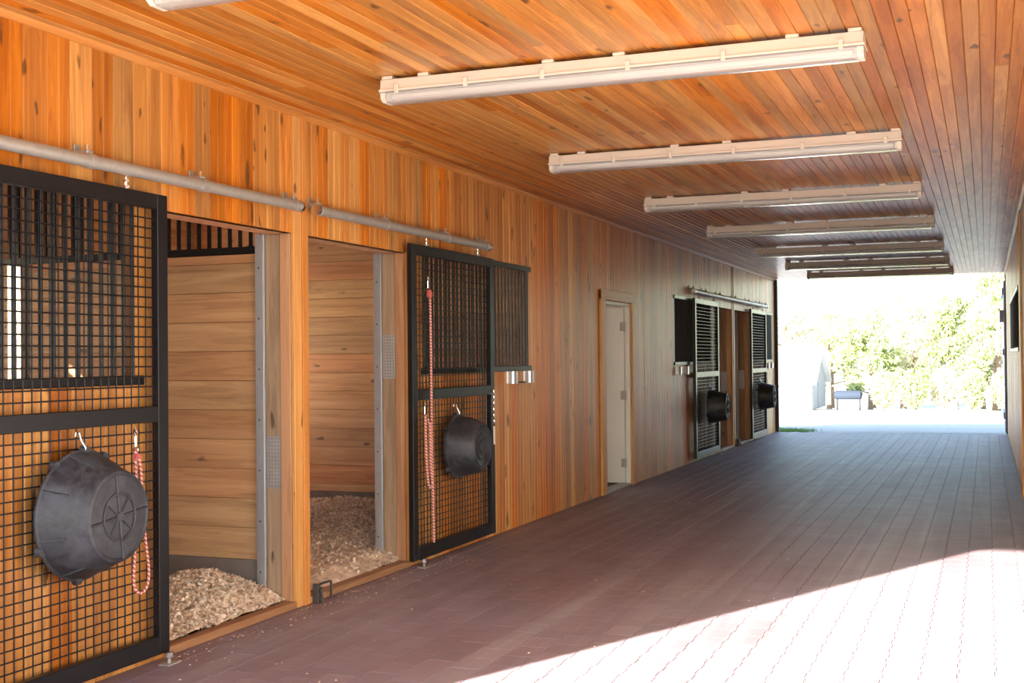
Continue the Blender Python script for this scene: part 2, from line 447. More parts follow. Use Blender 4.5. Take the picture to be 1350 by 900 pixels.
L_SPANS = [(Y0, 2.60, FULL), (2.60, 4.76, GR), (4.76, 4.97, FULL), (4.97, 6.19, ABV), (6.34, 7.69, ABV), (7.74, 7.96, FULL), (7.96, 10.11, GR),
           (10.11, 12.26, FULL), (12.26, 13.62, [(2.17, ZC)]), (13.62, 15.57, FULL), (15.57, 17.75, GR), (17.75, 18.04, FULL), (18.04, 19.40, ABV),
           (19.56, 20.93, ABV), (20.93, 21.17, FULL), (21.17, 23.25, GR), (23.25, Y1, FULL)]
core = MB()
for y0, y1, zs in L_SPANS+[(6.19, 6.34, ABV), (7.69, 7.74, ABV), (19.40, 19.56, ABV)]:
    for z0, z1 in zs:
        if (y0, z0) in ((7.74, 0.0), (20.93, 0.0)): y0 += 0.13
        core.box(XL-0.06, XL-0.0185, y0, y1, z0, z1)
wl = core.build('wall_left', 'core'); struct(wl, 'orange varnished board wall along the stalls')
clad(wl, XL, 1, L_SPANS)
# doubled jamb boards between the paired openings, set a little proud
for y0, y1 in ((6.19, 6.34), (19.40, 19.56)):
    struct(MB().box(XL-0.018, XL+0.006, y0, y0+0.085, 0, ZC-0.02, 0.003).build('trim_1', 'trim_wood'), 'orange jamb board beside the paired stall openings')
    struct(MB().box(XL-0.018, XL+0.014, y0+0.087, y1, 0, ZC-0.02, 0.003).build('trim_2', 'trim_wood'), 'narrow orange jamb board beside the paired stall openings')
struct(MB().box(XL-0.018, XL+0.006, 7.69, 7.74, 0, ZC-0.02, 0.003).build('trim_3', 'trim_wood'), 'orange jamb strip at the open stall by the roped door')
# head boards under the openings
for y0, y1 in ((4.97, 6.19), (6.34, 7.69), (18.04, 19.40), (19.56, 20.93)):
    struct(MB().box(XL-0.20, XL-0.0185, y0, y1, OH, OH+0.2, 0.003).build('trim_4', 'pale_strip'), 'timber head over a stall opening')
struct(MB().prism([(XL, ZC), (XL+0.028, ZC), (XL+0.026, ZC-0.008), (XL+0.008, ZC-0.026), (XL, ZC-0.028)], 'y', Y0, Y1).build('trim_5', 'trim_wood_y'), 'thin cove strip where the left wall meets the ceiling')
struct(MB().prism([(XR, ZC), (XR-0.028, ZC), (XR-0.026, ZC-0.008), (XR-0.008, ZC-0.026), (XR, ZC-0.028)], 'y', Y0, Y1).build('trim_6', 'trim_wood_y'), 'thin cove strip where the right wall meets the ceiling')

# ------------------------------------------------------------------ ceiling
ce = MB().box(XB, XRB, Y0, Y1, ZC+0.019, ZC+0.06).build('ceiling', 'core'); struct(ce, 'orange varnished board ceiling over the aisle')
CP = 0.0700
nc = round((XR-XL)/CP); cw = (XR-XL)/nc
_cb = {}
def ceil_board(length):
    k = round(length, 2)
    if k not in _cb:
        w = cw/2; t = 0.018; g = 0.0035
        prof = [(-w+0.0005, t), (-w+0.0005, g), (-w+g, 0), (w-g, 0), (w-0.0005, g), (w-0.0005, t)]
        n = 6; vs = [(x, 0, z) for x, z in prof]+[(x, length-0.001, z) for x, z in prof]
        fs = [(i, i+1, n+i+1, n+i) for i in range(n-1)]+[tuple(range(n)), tuple(range(2*n-1, n-1, -1))]
        _cb[k] = MB().add(vs, fs).mesh('ceiling_board', 'ceil_wood')
    return _cb[k]
for i in range(nc):
    x = XL+(i+0.5)*cw
    cuts = [Y0]; y = Y0+random.choice((2.0, 3.0, 4.0, 5.0))+random.choice((0, 0.35, 0.7))
    while y < Y1-1.2: cuts.append(y); y += random.choice((4.9, 5.5, 6.1))
    cuts.append(Y1)
    for a, b in zip(cuts, cuts[1:]):
        put('ceiling_board', ceil_board(b-a), ce, (x, a, ZC+random.uniform(-0.0008, 0.0008)))

# ------------------------------------------------------------------ stalls, left block
def stall_wall(y, x0, x1, z0, z1, name, label, pitch=0.1765, anchor=2.038, side=(-1, 1)):
    c = MB().box(x0, x1, y-0.012, y+0.012, 0.0, z1).build(name, 'core'); struct(c, label)
    zs = []; z = anchor
    while z > z0+0.02: zs.append(z); z -= pitch
    zs = [z0]+sorted(zs)
    z = zs[-1]+pitch
    while z < z1-0.02: zs.append(z); z += pitch
    zs.append(z1)
    for s in side:
        for a, b in zip(zs, zs[1:]):
            if b-a < 0.012: continue
            m = MB().box(x0, x1, -0.014, 0.014, 0.0008, b-a-0.0008, 0.003)
            m.build('plank', 'plank', c, (0, y+s*(0.024+random.uniform(0, 0.003)), a))
        MB().box(x0, x1, -0.02, 0.02, 0, z0, 0.004).build('kickboard', 'concrete', c, (0, y+s*0.032, 0))
    return c
stall_wall(PART[0], XB, -4.03, 0.262, 2.092, 'wall_stall_partition', 'plank partition between the two nearest stalls')
stall_wall(PART[1], XB, XL-0.06, 0.20, ZC, 'wall_stall_partition', 'plank partition at the far side of the second stall')
stall_wall(PART[2], XB, XL-0.06, 0.20, ZC, 'wall_stall_partition', 'plank partition before the two far stalls')
stall_wall(PART[3], XB, -4.03, 0.22, ZC, 'wall_stall_partition', 'plank partition between the two far stalls')
stall_wall(Y1-0.07, XB, XL-0.06, 0.20, ZC, 'wall_end', 'plank end wall of the last stall', side=(-1,))
stall_wall(Y0+0.06, XB, XL-0.06, 0.20, ZC, 'wall_front', 'plank front end wall of the first stall', side=(1,))
# back wall; unseen windows added to brighten the stalls and tack room
bw = MB(); ADDED_WIN = [(4.5, 5.9), (7.9, 9.6), (12.2, 13.9), (16.6, 17.6), (20.6, 21.6)]
ys = [Y0]+[v for w in ADDED_WIN for v in w]+[Y1]
for i in range(0, len(ys), 2): bw.box(XB-0.12, XB, ys[i], ys[i+1], 0, ZC)
for a, b in ADDED_WIN: bw.box(XB-0.12, XB, a, b, 0, 1.05); bw.box(XB-0.12, XB, a, b, 2.35, ZC)
struct(bw.build('wall_back', 'plank_y'), 'plank back wall of the stalls')
for i, (a, b) in enumerate(ADDED_WIN):
    w = MB()
    w.box(XB-0.13, XB+0.02, a, a+0.05, 1.05, 2.35, 0.004).box(XB-0.13, XB+0.02, b-0.05, b, 1.05, 2.35, 0.004)
    w.box(XB-0.13, XB+0.02, a+0.05, b-0.05, 1.05, 1.10, 0.004).box(XB-0.13, XB+0.02, a+0.05, b-0.05, 2.30, 2.35, 0.004)
    w.box(XB-0.08, XB-0.03, a+0.05, b-0.05, 1.63, 1.67, 0.004)
    struct(w.build('added_window_%d' % (i+1), 'pale_strip'), 'wooden frame of an unseen opening added to let light in')
sf = MB().box(XB, XL-0.02, Y0, Y1, -0.15, -0.005); struct(sf.build('floor_stalls', 'stall_floor'), 'dark earth floor of the stalls')
# room behind the cream door: side walls and a pale back
rm = MB().box(XB, XL-0.06, 11.6, 11.66, 0, ZC).box(XB, XL-0.06, 14.6, 14.66, 0, ZC)
struct(rm.build('wall_tack_room', 'white_paint'), 'pale walls of the room behind the cream door')

# ------------------------------------------------------------------ right block
R_SPANS = [(13.2, 14.5, FULL), (14.5, 16.8, [(0, 1.5), (2.18, ZC)]), (16.8, 17.0, FULL), (17.0, 19.4, [(0, 1.5), (2.18, ZC)]), (19.4, Y1, FULL)]
core = MB()
for y0, y1, zs in R_SPANS+[(Y0, 13.2, FULL)]:
    for z0, z1 in zs: core.box(XR+0.0185, XR+0.08, y0, y1, z0, z1)
wr = core.build('wall_right', 'core'); struct(wr, 'varnished board wall along the right side of the aisle')
clad(wr, XR, -1, R_SPANS); clad(wr, XR, -1, [(Y0, 13.2, FULL)], 'bounce_board')  # unseen near stretch made pale for its bounce light
struct(MB().box(XR+0.08, XRB, Y0, Y0+0.1, 0, ZC).box(XR+0.08, XRB, Y1-0.1, Y1, 0, ZC).box(XRB, XRB+0.1, Y0, Y1, 0, ZC).box(XR+0.08, XRB, 16.86, 16.94, 0, ZC).box(XR+0.08, XRB, Y0, Y1, -0.15, -0.01).build('wall_right_stalls', 'core'), 'inside walls of the stalls on the right')
struct(MB().box(XR-0.02, XR-0.002, 13.2, 13.75, 0, ZC-0.03, 0.004).build('trim_7', 'trim_wood'), 'broad brown jamb board on the right wall')

# roof over everything
XM = (XB+XRB)/2
rf = MB().prism([(XB-0.7, ZC+0.0), (XM, 5.3), (XRB+0.7, ZC+0.0), (XRB+0.7, ZC+0.12), (XM, 5.42), (XB-0.7, ZC+0.12)], 'y', Y0-0.05, Y1+0.3)
struct(rf.build('roof', 'soffit'), 'metal gable roof of the barn')
for y in (Y0, Y1-0.05):
    struct(MB().prism([(XB, ZC+0.06), (XRB, ZC+0.06), (XM, 5.28)], 'y', y, y+0.05).build('wall_gable', 'siding'), 'gable above the aisle opening')

# far end jambs and exterior door leaf
struct(MB().box(XL-0.05, XL+0.06, Y1, Y1+0.09, 0, ZC, 0.004).build('trim_8', 'dark_metal'), 'dark jamb at the far left end of the aisle')
struct(MB().box(XR-0.02, XR+0.05, Y1, Y1+0.06, 0, ZC, 0.004).build('trim_9', 'dark_metal'), 'dark jamb at the far right end of the aisle')
bd = empty('barn_door', (XR-0.02, Y1+0.08, 0.02), 'blue-grey exterior barn door folded open outside the far right end', 'door')
MB().box(-0.02, 0.03, 0, 1.9, 0, 2.75, 0.005).build('leaf', 'barn_door_paint', bd)
for z in (0.25, 1.4, 2.5): MB().box(-0.045, -0.02, 0.02, 1.7, z, z+0.12, 0.004).build('batten', 'barn_door_paint', bd)
MB().box(-0.09, -0.02, 0.02, 0.2, 2.0, 2.22, 0.006).build('latch_box', 'barn_door_paint', bd)

# ------------------------------------------------------------------ stall posts at the openings
def stall_post(yf, d, label, plate_z):
    # post face towards -y * d at yf, seen in the opening; runs back from the wall
    p = empty('stall_post', (XL-0.02, yf, 0), label, 'post', 'timber posts at the stall openings')
    def bx(x0, x1, y0, y1, z0, z1, c=0.003):
        a, b = sorted((y0*d, y1*d)); return MB().box(x0, x1, a, b, z0, z1, c)
    bx(-0.070, 0.0, -0.004, 0.12, 0.0, OH-0.002).build('filler_strip', 'pale_strip', p)
    bx(-0.175, -0.072, 0.004, 0.12, 0.0, OH-0.002).build('timber', 'old_post', p)
    ch = bx(-0.240, -0.177, 0.045, 0.050, 0.03, OH, 0.001)
    a, b = sorted((-0.004*d, 0.05*d)); ch.box(-0.182, -0.177, a, b, 0.03, OH, 0.001); ch.box(-0.240, -0.225, min(-0.004*d, 0), max(-0.004*d, 0)+0.002, 0.03, OH, 0.0008)
    ch.box(-0.226, -0.182, min(-0.008*d, -0.004*d), max(-0.008*d, -0.004*d), 0.03, OH, 0.001)
    c = ch.build('steel_channel', 'channel', p)
    for k in range(7):
        z = 0.2+k*0.3
        MB().lathe([(-0.0105*d if d > 0 else 0.0105, 0.005), (-0.006*d, 0.006)], 8, 'y', (-0.213, 0, z)).build('screw', 'dark_metal', c)
    pl = MB(); W, Hh = 0.085, 0.30
    x0 = -0.166; nxp, nz = 4, 14
    # perforated plate built as a grid of strips
    for i in range(nxp+1):
        xx = x0+i*W/nxp; pl.box(xx-0.006, xx+0.006, min(0.0025*d, 0.004*d), max(0.0025*d, 0.004*d), plate_z, plate_z+Hh)
    for j in range(nz+1):
        zz = plate_z+j*Hh/nz; pl.box(x0, x0+W, min(0.002*d, 0.0035*d), max(0.002*d, 0.0035*d), zz-0.005, zz+0.005)
    pl.build('nail_plate', 'channel', p)
    return p
stall_post(6.19, 1, 'weathered post with low nail plate between the two near openings', 0.70)
stall_post(7.69, 1, 'weathered post with high nail plate left of the roped stall door', 1.32)
stall_post(19.40, 1, 'brown post between the two far stall openings', 0.9)
stall_post(20.93, 1, 'brown post left of the last far stall door', 0.9)
# steel splice upright on the first partition
ch = MB().box(-5.96, -5.925, PART[0]-0.055, PART[0]-0.04, 0.26, 2.09, 0.002).box(-5.885, -5.85, PART[0]-0.055, PART[0]-0.04, 0.26, 2.09, 0.002).box(-5.925, -5.885, PART[0]-0.046, PART[0]-0.04, 0.26, 2.09, 0.001)
tag(ch.build('steel_upright', 'chrome'), 'shiny steel splice upright on the partition behind the nearest door', 'upright')

# sills
for y0, y1, lab in ((4.97, 6.19, 'worn timber sill of the nearest stall opening'), (6.34, 7.69, 'worn timber sill of the second stall opening'),
                    (18.04, 19.40, 'timber sill of the first far stall opening'), (19.56, 20.93, 'timber sill of the last far stall opening')):
    tag(MB().box(XL-0.07, XL+0.015, y0+0.002, y1-0.002, 0, 0.042, 0.006).build('door_sill', 'sill_wood'), lab, 'sill')

# grille over the first partition
g = empty('partition_grille', (0, PART[0], 2.094), 'black bar grille on top of the plank partition in the nearest stall', 'grille')
MB().box(-7.38, -4.03, -0.02, 0.02, 0, 0.045, 0.003).build('bottom_rail', 'black', g)
MB().box(-7.38, -4.03, -0.02, 0.02, ZC-2.094-0.045, ZC-2.094, 0.003).build('top_rail', 'black', g)
barm = MB().box(-0.009, 0.009, -0.009, 0.009, 0.045, ZC-2.094-0.045).mesh('bar', 'black')
k = 0; x = -4.055
while x > -7.36: put('bar', barm, g, (x, 0, 0)); x -= 0.0745

# ------------------------------------------------------------------ front grilles
def front_grille(y0, y1, x, face, label, z0=GZ0, z1=GZ1):
    g = empty('stall_grille', (x, y0, z0), label, 'grille', 'black bar grilles in the stall fronts')
    L = y1-y0; f = face
    def bx(a, b, *r): return MB().box(min(a*f, b*f), max(a*f, b*f), *r)
    bx(-0.02, 0.016, -0.05, L+0.05, -0.025, 0.02, 0.003).build('bottom_rail', 'black', g)
    bx(-0.02, 0.016, -0.05, L+0.05, z1-z0-0.02, z1-z0+0.025, 0.003).build('top_rail', 'black', g)
    key = ('bar', round(z1-z0, 3))
    if key not in _bm: _bm[key] = MB().tube([(0, 0, 0.02), (0, 0, z1-z0-0.02)], 0.0105, 8, False).mesh('bar', 'black', True)
    n = round(L/0.078)
    for i in range(n+1): put('bar', _bm[key], g, (-0.004*f, i*L/n if 0 < i < n else (0.012 if i == 0 else L-0.012), 0))
    return g
front_grille(2.60, 4.76, XL, 1, 'black bar grille behind the nearest mesh door')
front_grille(7.96, 10.11, XL, 1, 'black bar grille partly covered by the roped mesh door')
front_grille(15.57, 17.75, XL, 1, 'black bar grille beyond the cream door, left of the far stall doors')
front_grille(21.17, 23.25, XL, 1, 'black bar grille at the far end of the left wall')
front_grille(14.5, 16.8, XR, -1, 'nearer black bar grille in the right wall', 1.5, 2.18)
front_grille(17.0, 19.4, XR, -1, 'farther black bar grille in the right wall', 1.5, 2.18)

# ------------------------------------------------------------------ sliding stall doors
DX = -3.72      # middle of the door thickness
def stall_door(y0, W, label):
    d = empty('stall_door', (DX, y0, 0.05), label, 'door', 'black mesh sliding stall doors')
    Hd = 2.205; s = 0.076; t = 0.02
    MB().box(-t, t, 0, s, 0, Hd, 0.003).build('stile', 'black', d)
    MB().box(-t, t, W-s, W, 0, Hd, 0.003).build('stile', 'black', d)
    MB().box(-t, t, s, W-s, Hd-0.072, Hd, 0.003).build('top_rail', 'black', d)
    MB().box(-t, t, s, W-s, 1.112, 1.188, 0.003).build('middle_rail', 'black', d)
    MB().box(-t, t, s, W-s, 0, 0.088, 0.003).build('bottom_rail', 'black', d)
    n = round((W-2*s)/0.0525)
    if 'vw' not in _bm:
        _bm['vw'] = [MB().tube([(0, 0, a), (0, 0, b)], 0.0036, 6, False).mesh('wire', 'black', True) for a, b in ((0.075, 1.125), (1.175, Hd-0.06))]
    for i in range(1, n):
        for me in _bm['vw']: put('wire', me, d, (-0.012, s+i*(W-2*s)/n, 0))
    key = ('hw', W)
    if key not in _bm: _bm[key] = MB().tube([(0, s-0.02, 0), (0, W-s+0.02, 0)], 0.0036, 6, False).mesh('wire', 'black', True)
    for a, b in ((0.088, 1.112), (1.188, Hd-0.072)):
        m = round((b-a)/0.0465)
        for j in range(1, m): put('wire', _bm[key], d, (-0.0045, 0, a+j*(b-a)/m))
    # roller hangers
    for y in (0.28, W-0.28):
        h = MB().tube([(0.0, y, Hd-0.01), (0.0, y, Hd+0.058)], 0.009, 8).lathe([(Hd+0.004, 0.019), (Hd+0.016, 0.019)], 6, 'z', (0, y, 0)).lathe([(Hd+0.032, 0.016), (Hd+0.043, 0.016)], 6, 'z', (0, y, 0))
        h.build('hanger_bolt', 'chrome', d, None)
    return d
DOORS = [(3.42, 1.48, 'black mesh stall door nearest the camera, with wide tub and short rope'),
         (7.60, 1.50, 'black mesh stall door with two hanging ropes and a round tub'),
         (16.40, 1.58, 'mesh stall door beyond the cream door, first of the far pair'),
         (20.68, 1.50, 'mesh stall door at the far end of the aisle')]
for y0, W, lab in DOORS: stall_door(y0, W, lab)

# floor guides at the doors
def guide(y, lab):
    g = empty('door_guide', (DX+0.045, y, 0), lab, 'door guide')
    MB().box(-0.03, 0.03, -0.045, 0.045, 0, 0.006, 0.001).build('plate', 'galv', g)
    MB().tube([(0, 0, 0.004), (0, 0, 0.055)], 0.008, 8).build('pin', 'galv', g)
    MB().lathe([(0.03, 0.02), (0.034, 0.024), (0.058, 0.024), (0.062, 0.018)], 14, 'z').build('roller', 'chrome', g, None, True)
for y, lab in ((4.86, 'shiny floor roller at the corner of the nearest stall door'), (7.70, 'shiny floor roller at the corner of the roped stall door'),
               (17.92, 'small floor roller under the first far stall door'), (20.74, 'small floor roller under the last far stall door')): guide(y, lab)
def floor_stop(y, lab):
    f = empty('door_stop', (XL+0.03, y, 0), lab, 'door stop')
    MB().box(-0.012, 0.03, -0.012, 0.012, 0, 0.115, 0.003).build('upright', 'dark_metal', f)
    MB().tube([(0.01, 0.0, 0.10), (0.01, 0.06, 0.108), (0.01, 0.155, 0.106), (0.01, 0.17, 0.098), (0.01, 0.172, 0.08), (0.01, 0.172, 0.0)], 0.008, 8).build('hoop', 'dark_metal', f, None, True)
    MB().tube([(0.04, 0.0, 0.09), (0.045, 0.005, 0.03), (0.045, 0.005, 0.004)], 0.009, 8).build('pin', 'dark_metal', f, None, True)
floor_stop(6.365, 'black hoop door stop at the foot of the orange jamb')
floor_stop(19.62, 'black hoop door stop between the far stall openings')

# ------------------------------------------------------------------ tracks
def track(y0, y1, brackets, lab):
    t = empty('door_track', (-3.705, y0, 2.345), lab, 'door track', 'round steel door tracks')
    L = y1-y0
    MB().tube([(0, 0, 0), (0, L, 0)], 0.0305, 16).build('pipe', 'galv', t, None, True)
    for e in (0, L): MB().lathe([(-0.012, 0.033), (0.012, 0.033)], 16, 'y', (0, e, 0)).build('end_cap', 'chrome', t, None, True)
    for y in brackets:
        b = MB().lathe([(-0.022, 0.0345), (0.022, 0.0345)], 16, 'y', (0, y-y0, 0))
        b.box(-0.078, 0.0, y-y0-0.02, y-y0+0.02, 0.022, 0.05, 0.003)
        b.box(-0.0795, -0.070, y-y0-0.02, y-y0+0.02, 0.015, 0.08, 0.002)
        o = b.build('bracket', 'galv', t, None, True)
        MB().tube([(-0.02, y-y0, 0.03), (-0.02, y-y0, 0.075)], 0.009, 6).build('bolt', 'chrome', o)
track(2.9, 6.135, (3.1, 4.36, 5.20, 6.09), 'long grey steel pipe track above the nearest stall door')
track(6.325, 9.01, (6.37, 7.24, 8.22, 8.96), 'grey steel pipe track above the roped stall door')
track(16.35, 22.3, (16.41, 17.2, 18.2, 19.4, 20.6, 21.6, 22.25), 'long steel pipe track above the two far stall doors')

# ------------------------------------------------------------------ tubs
def tub(y, z, r0, r1, depth, lab, style, yaw_=0.0):
    t = empty('feed_tub', (DX+0.024, y, z), lab, 'tub', 'black rubber tubs hung on the stall doors')
    if style == 0:   # wide pan with flat facets and a lipped rim
        wob = lambda a, d: 1.0
        prof = [(0.02, r0-0.03), (0.0, r0-0.012), (0.0, r0+0.012), (0.012, r0+0.014), (0.018, r0+0.004), (depth*0.3, r0*0.72+r1*0.28+0.006), (depth-0.02, r1+0.006), (depth-0.006, r1), (depth, r1-0.012), (depth-0.006, r1-0.02)]
    else:
        wob = lambda a, d: 1.0
        prof = [(0.02, r0-0.02), (0.0, r0-0.008), (0.0, r0+0.012), (0.02, r0+0.012), (0.026, r0), (depth*0.5, (r0+r1)/2+0.012), (depth-0.015, r1+0.004), (depth, r1-0.012), (depth-0.008, r1-0.024)]
    b = MB().lathe(prof, 40, 'x'); b.build('shell', 'rubber', t, None, True)
    if style == 0:
        for rr in (0.10,):
            MB().tube([(depth-0.004, rr*math.cos(a), rr*math.sin(a)) for a in [2*PI*k/32 for k in range(32)]], 0.007, 6, False, True).build('ring_rib', 'rubber', t, None, True)
        for k in range(8):
            a = 2*PI*k/8+0.12; o0, o1 = 0.02, (r1-0.015 if k % 2 == 0 else 0.1)
            MB().tube([(depth-0.005, o0*math.cos(a), o0*math.sin(a)), (depth-0.005, o1*math.cos(a), o1*math.sin(a))], 0.0065, 6).build('spoke_rib', 'rubber', t, None, True)
        MB().lathe([(depth-0.01, 0.024), (depth+0.003, 0.02)], 16, 'x').build('hub', 'rubber', t)
        for k in range(8):
            a = 2*PI*k/8+0.3
            MB().tube([(0.01, (r0+0.004)*math.cos(a), (r0+0.004)*math.sin(a)), (depth*0.55, (r0*0.45+r1*0.55+0.003)*math.cos(a), (r0*0.45+r1*0.55+0.003)*math.sin(a))], 0.006, 6).build('side_rib', 'rubber', t, None, True)
    else:
        for rr in (r1*0.28, r1*0.55, r1*0.82):
            MB().tube([(depth-0.006, rr*math.cos(a), rr*math.sin(a)) for a in [2*PI*k/32 for k in range(32)]], 0.006, 6, False, True).build('ring_rib', 'rubber', t, None, True)
    for k in (0.35, 1.05, 1.5, 2.2, 3.6, 4.6):
        a = k if style == 0 else k+0.3
        MB().lathe([(-0.004, 0.024), (0.022, 0.020)], 10, 'x', (0, (r0+0.008)*math.cos(a), (r0+0.008)*math.sin(a))).build('rim_lug', 'rubber', t, None, True)
    # snap hook over the mesh
    h = MB().tube([(0.012, 0, r0-0.005), (0.02, 0.012, r0+0.02), (0.008, 0.0, r0+0.05), (-0.004, 0.0, r0+0.085), (-0.02, 0.0, r0+0.088), (-0.024, 0, r0+0.07)], 0.005, 8)
    h.build('snap_hook', 'chrome', t, None, True)
    return t
tub(4.275, 0.785, 0.272, 0.196, 0.215, 'wide black rubber tub with spoked base on the nearest stall door', 0)
tub(8.33, 0.80, 0.225, 0.178, 0.215, 'black rubber tub with ringed base on the roped stall door', 1)
tub(17.27, 0.735, 0.235, 0.185, 0.26, 'black rubber tub on the first far stall door', 0)
tub(21.40, 0.75, 0.235, 0.19, 0.26, 'black rubber tub on the stall door at the far end', 0)

# ------------------------------------------------------------------ ropes
def rope_mesh(pts, r, name='cord'):
    P = [Vector(p) for p in pts]
    fine = []
    for i in range(len(P)-1):
        n = max(2, int((P[i+1]-P[i]).length/0.012))
        p0, p1, p2, p3 = P[max(i-1, 0)], P[i], P[i+1], P[min(i+2, len(P)-1)]
        for k in range(n):
            t = k/n
            fine.append(0.5*((2*p1)+(-p0+p2)*t+(2*p0-5*p1+4*p2-p3)*t*t+(-p0+3*p1-3*p2+p3)*t**3))
    fine.append(P[-1]); n = 10; m = len(fine)
    b = MB().tube(fine, r, n)
    me = b.mesh(name, 'rope', True)
    acc = [0.0]
    for i in range(1, m): acc.append(acc[-1]+(fine[i]-fine[i-1]).length)
    uv = me.uv_layers.new(name='UVMap')
    for poly in me.polygons:
        vi = list(poly.vertices); ks = [v % n for v in vi]
        wrap = max(ks)-min(ks) > n/2
        for li, v in zip(poly.loop_indices, vi):
            kk = v % n
            if wrap and kk < n/2: kk += n
            uv.data[li].uv = (kk/n, acc[min(v//n, m-1)])
    return me
def snap(b, y, z, x=0.0):
    b.tube([(x, y, z), (x+0.004, y+0.012, z-0.018), (x+0.004, y, z-0.034), (x+0.004, y-0.012, z-0.018)], 0.005, 8, False, True)
    b.tube([(x+0.004, y, z-0.034), (x+0.004, y, z-0.085)], 0.006, 8)
    b.tube([(x+0.004+0.013*math.cos(a), y+0.0, z-0.097+0.013*math.sin(a)) for a in [2*PI*k/12 for k in range(12)]], 0.004, 6, False, True)
    return b
RX = DX+0.026
t = empty('lead_rope', (RX, 4.64, 1.12), 'short red and white lead rope looped below a snap on the nearest door', 'rope')
snap(MB(), 0, 0.02).build('snap_hook', 'chrome', t, None, True)
put('cord', rope_mesh([(0.006, 0.0, -0.075), (0.012, -0.012, -0.12), (0.012, -0.006, -0.3), (0.012, -0.018, -0.52), (0.012, -0.028, -0.66), (0.013, -0.02, -0.72), (0.016, 0.022, -0.745), (0.018, 0.062, -0.715), (0.02, 0.07, -0.64), (0.022, 0.045, -0.5), (0.024, 0.022, -0.3), (0.02, 0.012, -0.15), (0.006, 0.0, -0.085)], 0.0065), t)
MB().tube([(0.012, -0.02, -0.105), (0.012, 0.018, -0.11)], 0.014, 8).build('whipping', 'rope', t)
t = empty('lead_rope', (RX, 7.835, 2.02), 'long red and white rope hanging the full height of the second door', 'rope')
snap(MB(), 0, 0.02).build('snap_hook', 'chrome', t, None, True)
put('cord', rope_mesh([(0.008, 0.0, -0.08), (0.014, 0.012, -0.14), (0.014, 0.02, -0.5), (0.014, 0.022, -1.0), (0.014, 0.03, -1.4), (0.014, 0.04, -1.7), (0.014, 0.045, -1.87)], 0.009), t)
MB().lathe([(-0.135, 0.012), (-0.12, 0.024), (-0.09, 0.02), (-0.075, 0.01)], 12, 'z', (0.012, 0.006, 0)).build('knot', 'rope', t, None, True)
t = empty('lead_rope', (RX, 7.765, 1.13), 'doubled red and white rope clipped below the middle rail of the second door', 'rope')
snap(MB(), 0, 0.02).build('snap_hook', 'chrome', t, None, True)
put('cord', rope_mesh([(0.006, 0.0, -0.075), (0.014, -0.01, -0.12), (0.016, -0.008, -0.3), (0.016, 0.012, -0.5), (0.018, 0.03, -0.57), (0.022, 0.055, -0.585), (0.028, 0.068, -0.54), (0.03, 0.06, -0.4), (0.028, 0.045, -0.2), (0.018, 0.02, -0.1)], 0.009), t)
put('cord', rope_mesh([(0.034, 0.028, -0.12), (0.036, 0.022, -0.3), (0.036, 0.03, -0.48), (0.036, 0.05, -0.55)], 0.009), t)
def chain(y, z, n, lab, tail):
    t = empty('door_chain', (DX+0.028, y, z), lab, 'chain')
    ln = [MB().tube([((0.007*math.sin(a) if k else 0.0), (0.0 if k else 0.007*math.sin(a)), 0.016*math.cos(a)) for a in [2*PI*i/12 for i in range(12)]], 0.0032, 6, False, True).mesh('link', 'chrome', True) for k in (0, 1)]
    for i in range(n): put('link', ln[i % 2], t, (0, 0.004*math.sin(i*0.7), -i*0.024))
    MB().tube([(0, 0, -n*0.024+0.005), (0, 0.002, -n*0.024-tail)], 0.009, 8).build('sleeve', 'white_paint', t, None, True)
chain(9.06, 1.19, 12, 'bright chain with white sleeve hanging at the edge of the roped door', 0.14)
chain(22.13, 1.15, 12, 'bright chain hanging at the edge of the last far door', 0.14)

# ------------------------------------------------------------------ latch cups on the wall
def cups(y0, z, lab):
    c = empty('latch_bracket', (XL, y0, z), lab, 'bracket', 'steel latch brackets beside the grilles')
    for y in (0.0, 0.40):
        arc = [(0.0, 0.0), (0.042, 0.0), (0.060, 0.012), (0.066, 0.035), (0.066, 0.075), (0.060, 0.098), (0.042, 0.11), (0.0, 0.11)]
        inn = [(max(px_-0.004, 0.0), 0.055+(py_-0.055)*0.92) for px_, py_ in arc]
        b = MB().prism([(px_, y+py_) for px_, py_ in arc]+[(px_, y+py_) for px_, py_ in reversed(inn)], 'z', -0.05, 0.055)
        b.box(0.0, 0.004, y-0.02, y+0.19, -0.05, 0.055, 0.001)
        b.build('cup', 'cup', c)
        MB().lathe([(0.004, 0.011), (0.012, 0.009)], 8, 'x', (0.0, y+0.15, -0.015)).build('screw', 'chrome', c)
    MB().box(0.003, 0.014, 0.1, 0.56, -0.05, -0.036, 0.002).build('bar', 'dark_metal', c)
cups(9.60, 1.285, 'pair of bright steel cups on a bar beside the roped stall door')
cups(15.60, 1.265, 'pair of bright steel cups on a bar left of the first far door')
cups(22.55, 1.27, 'pair of bright steel cups on a bar at the far end of the wall')

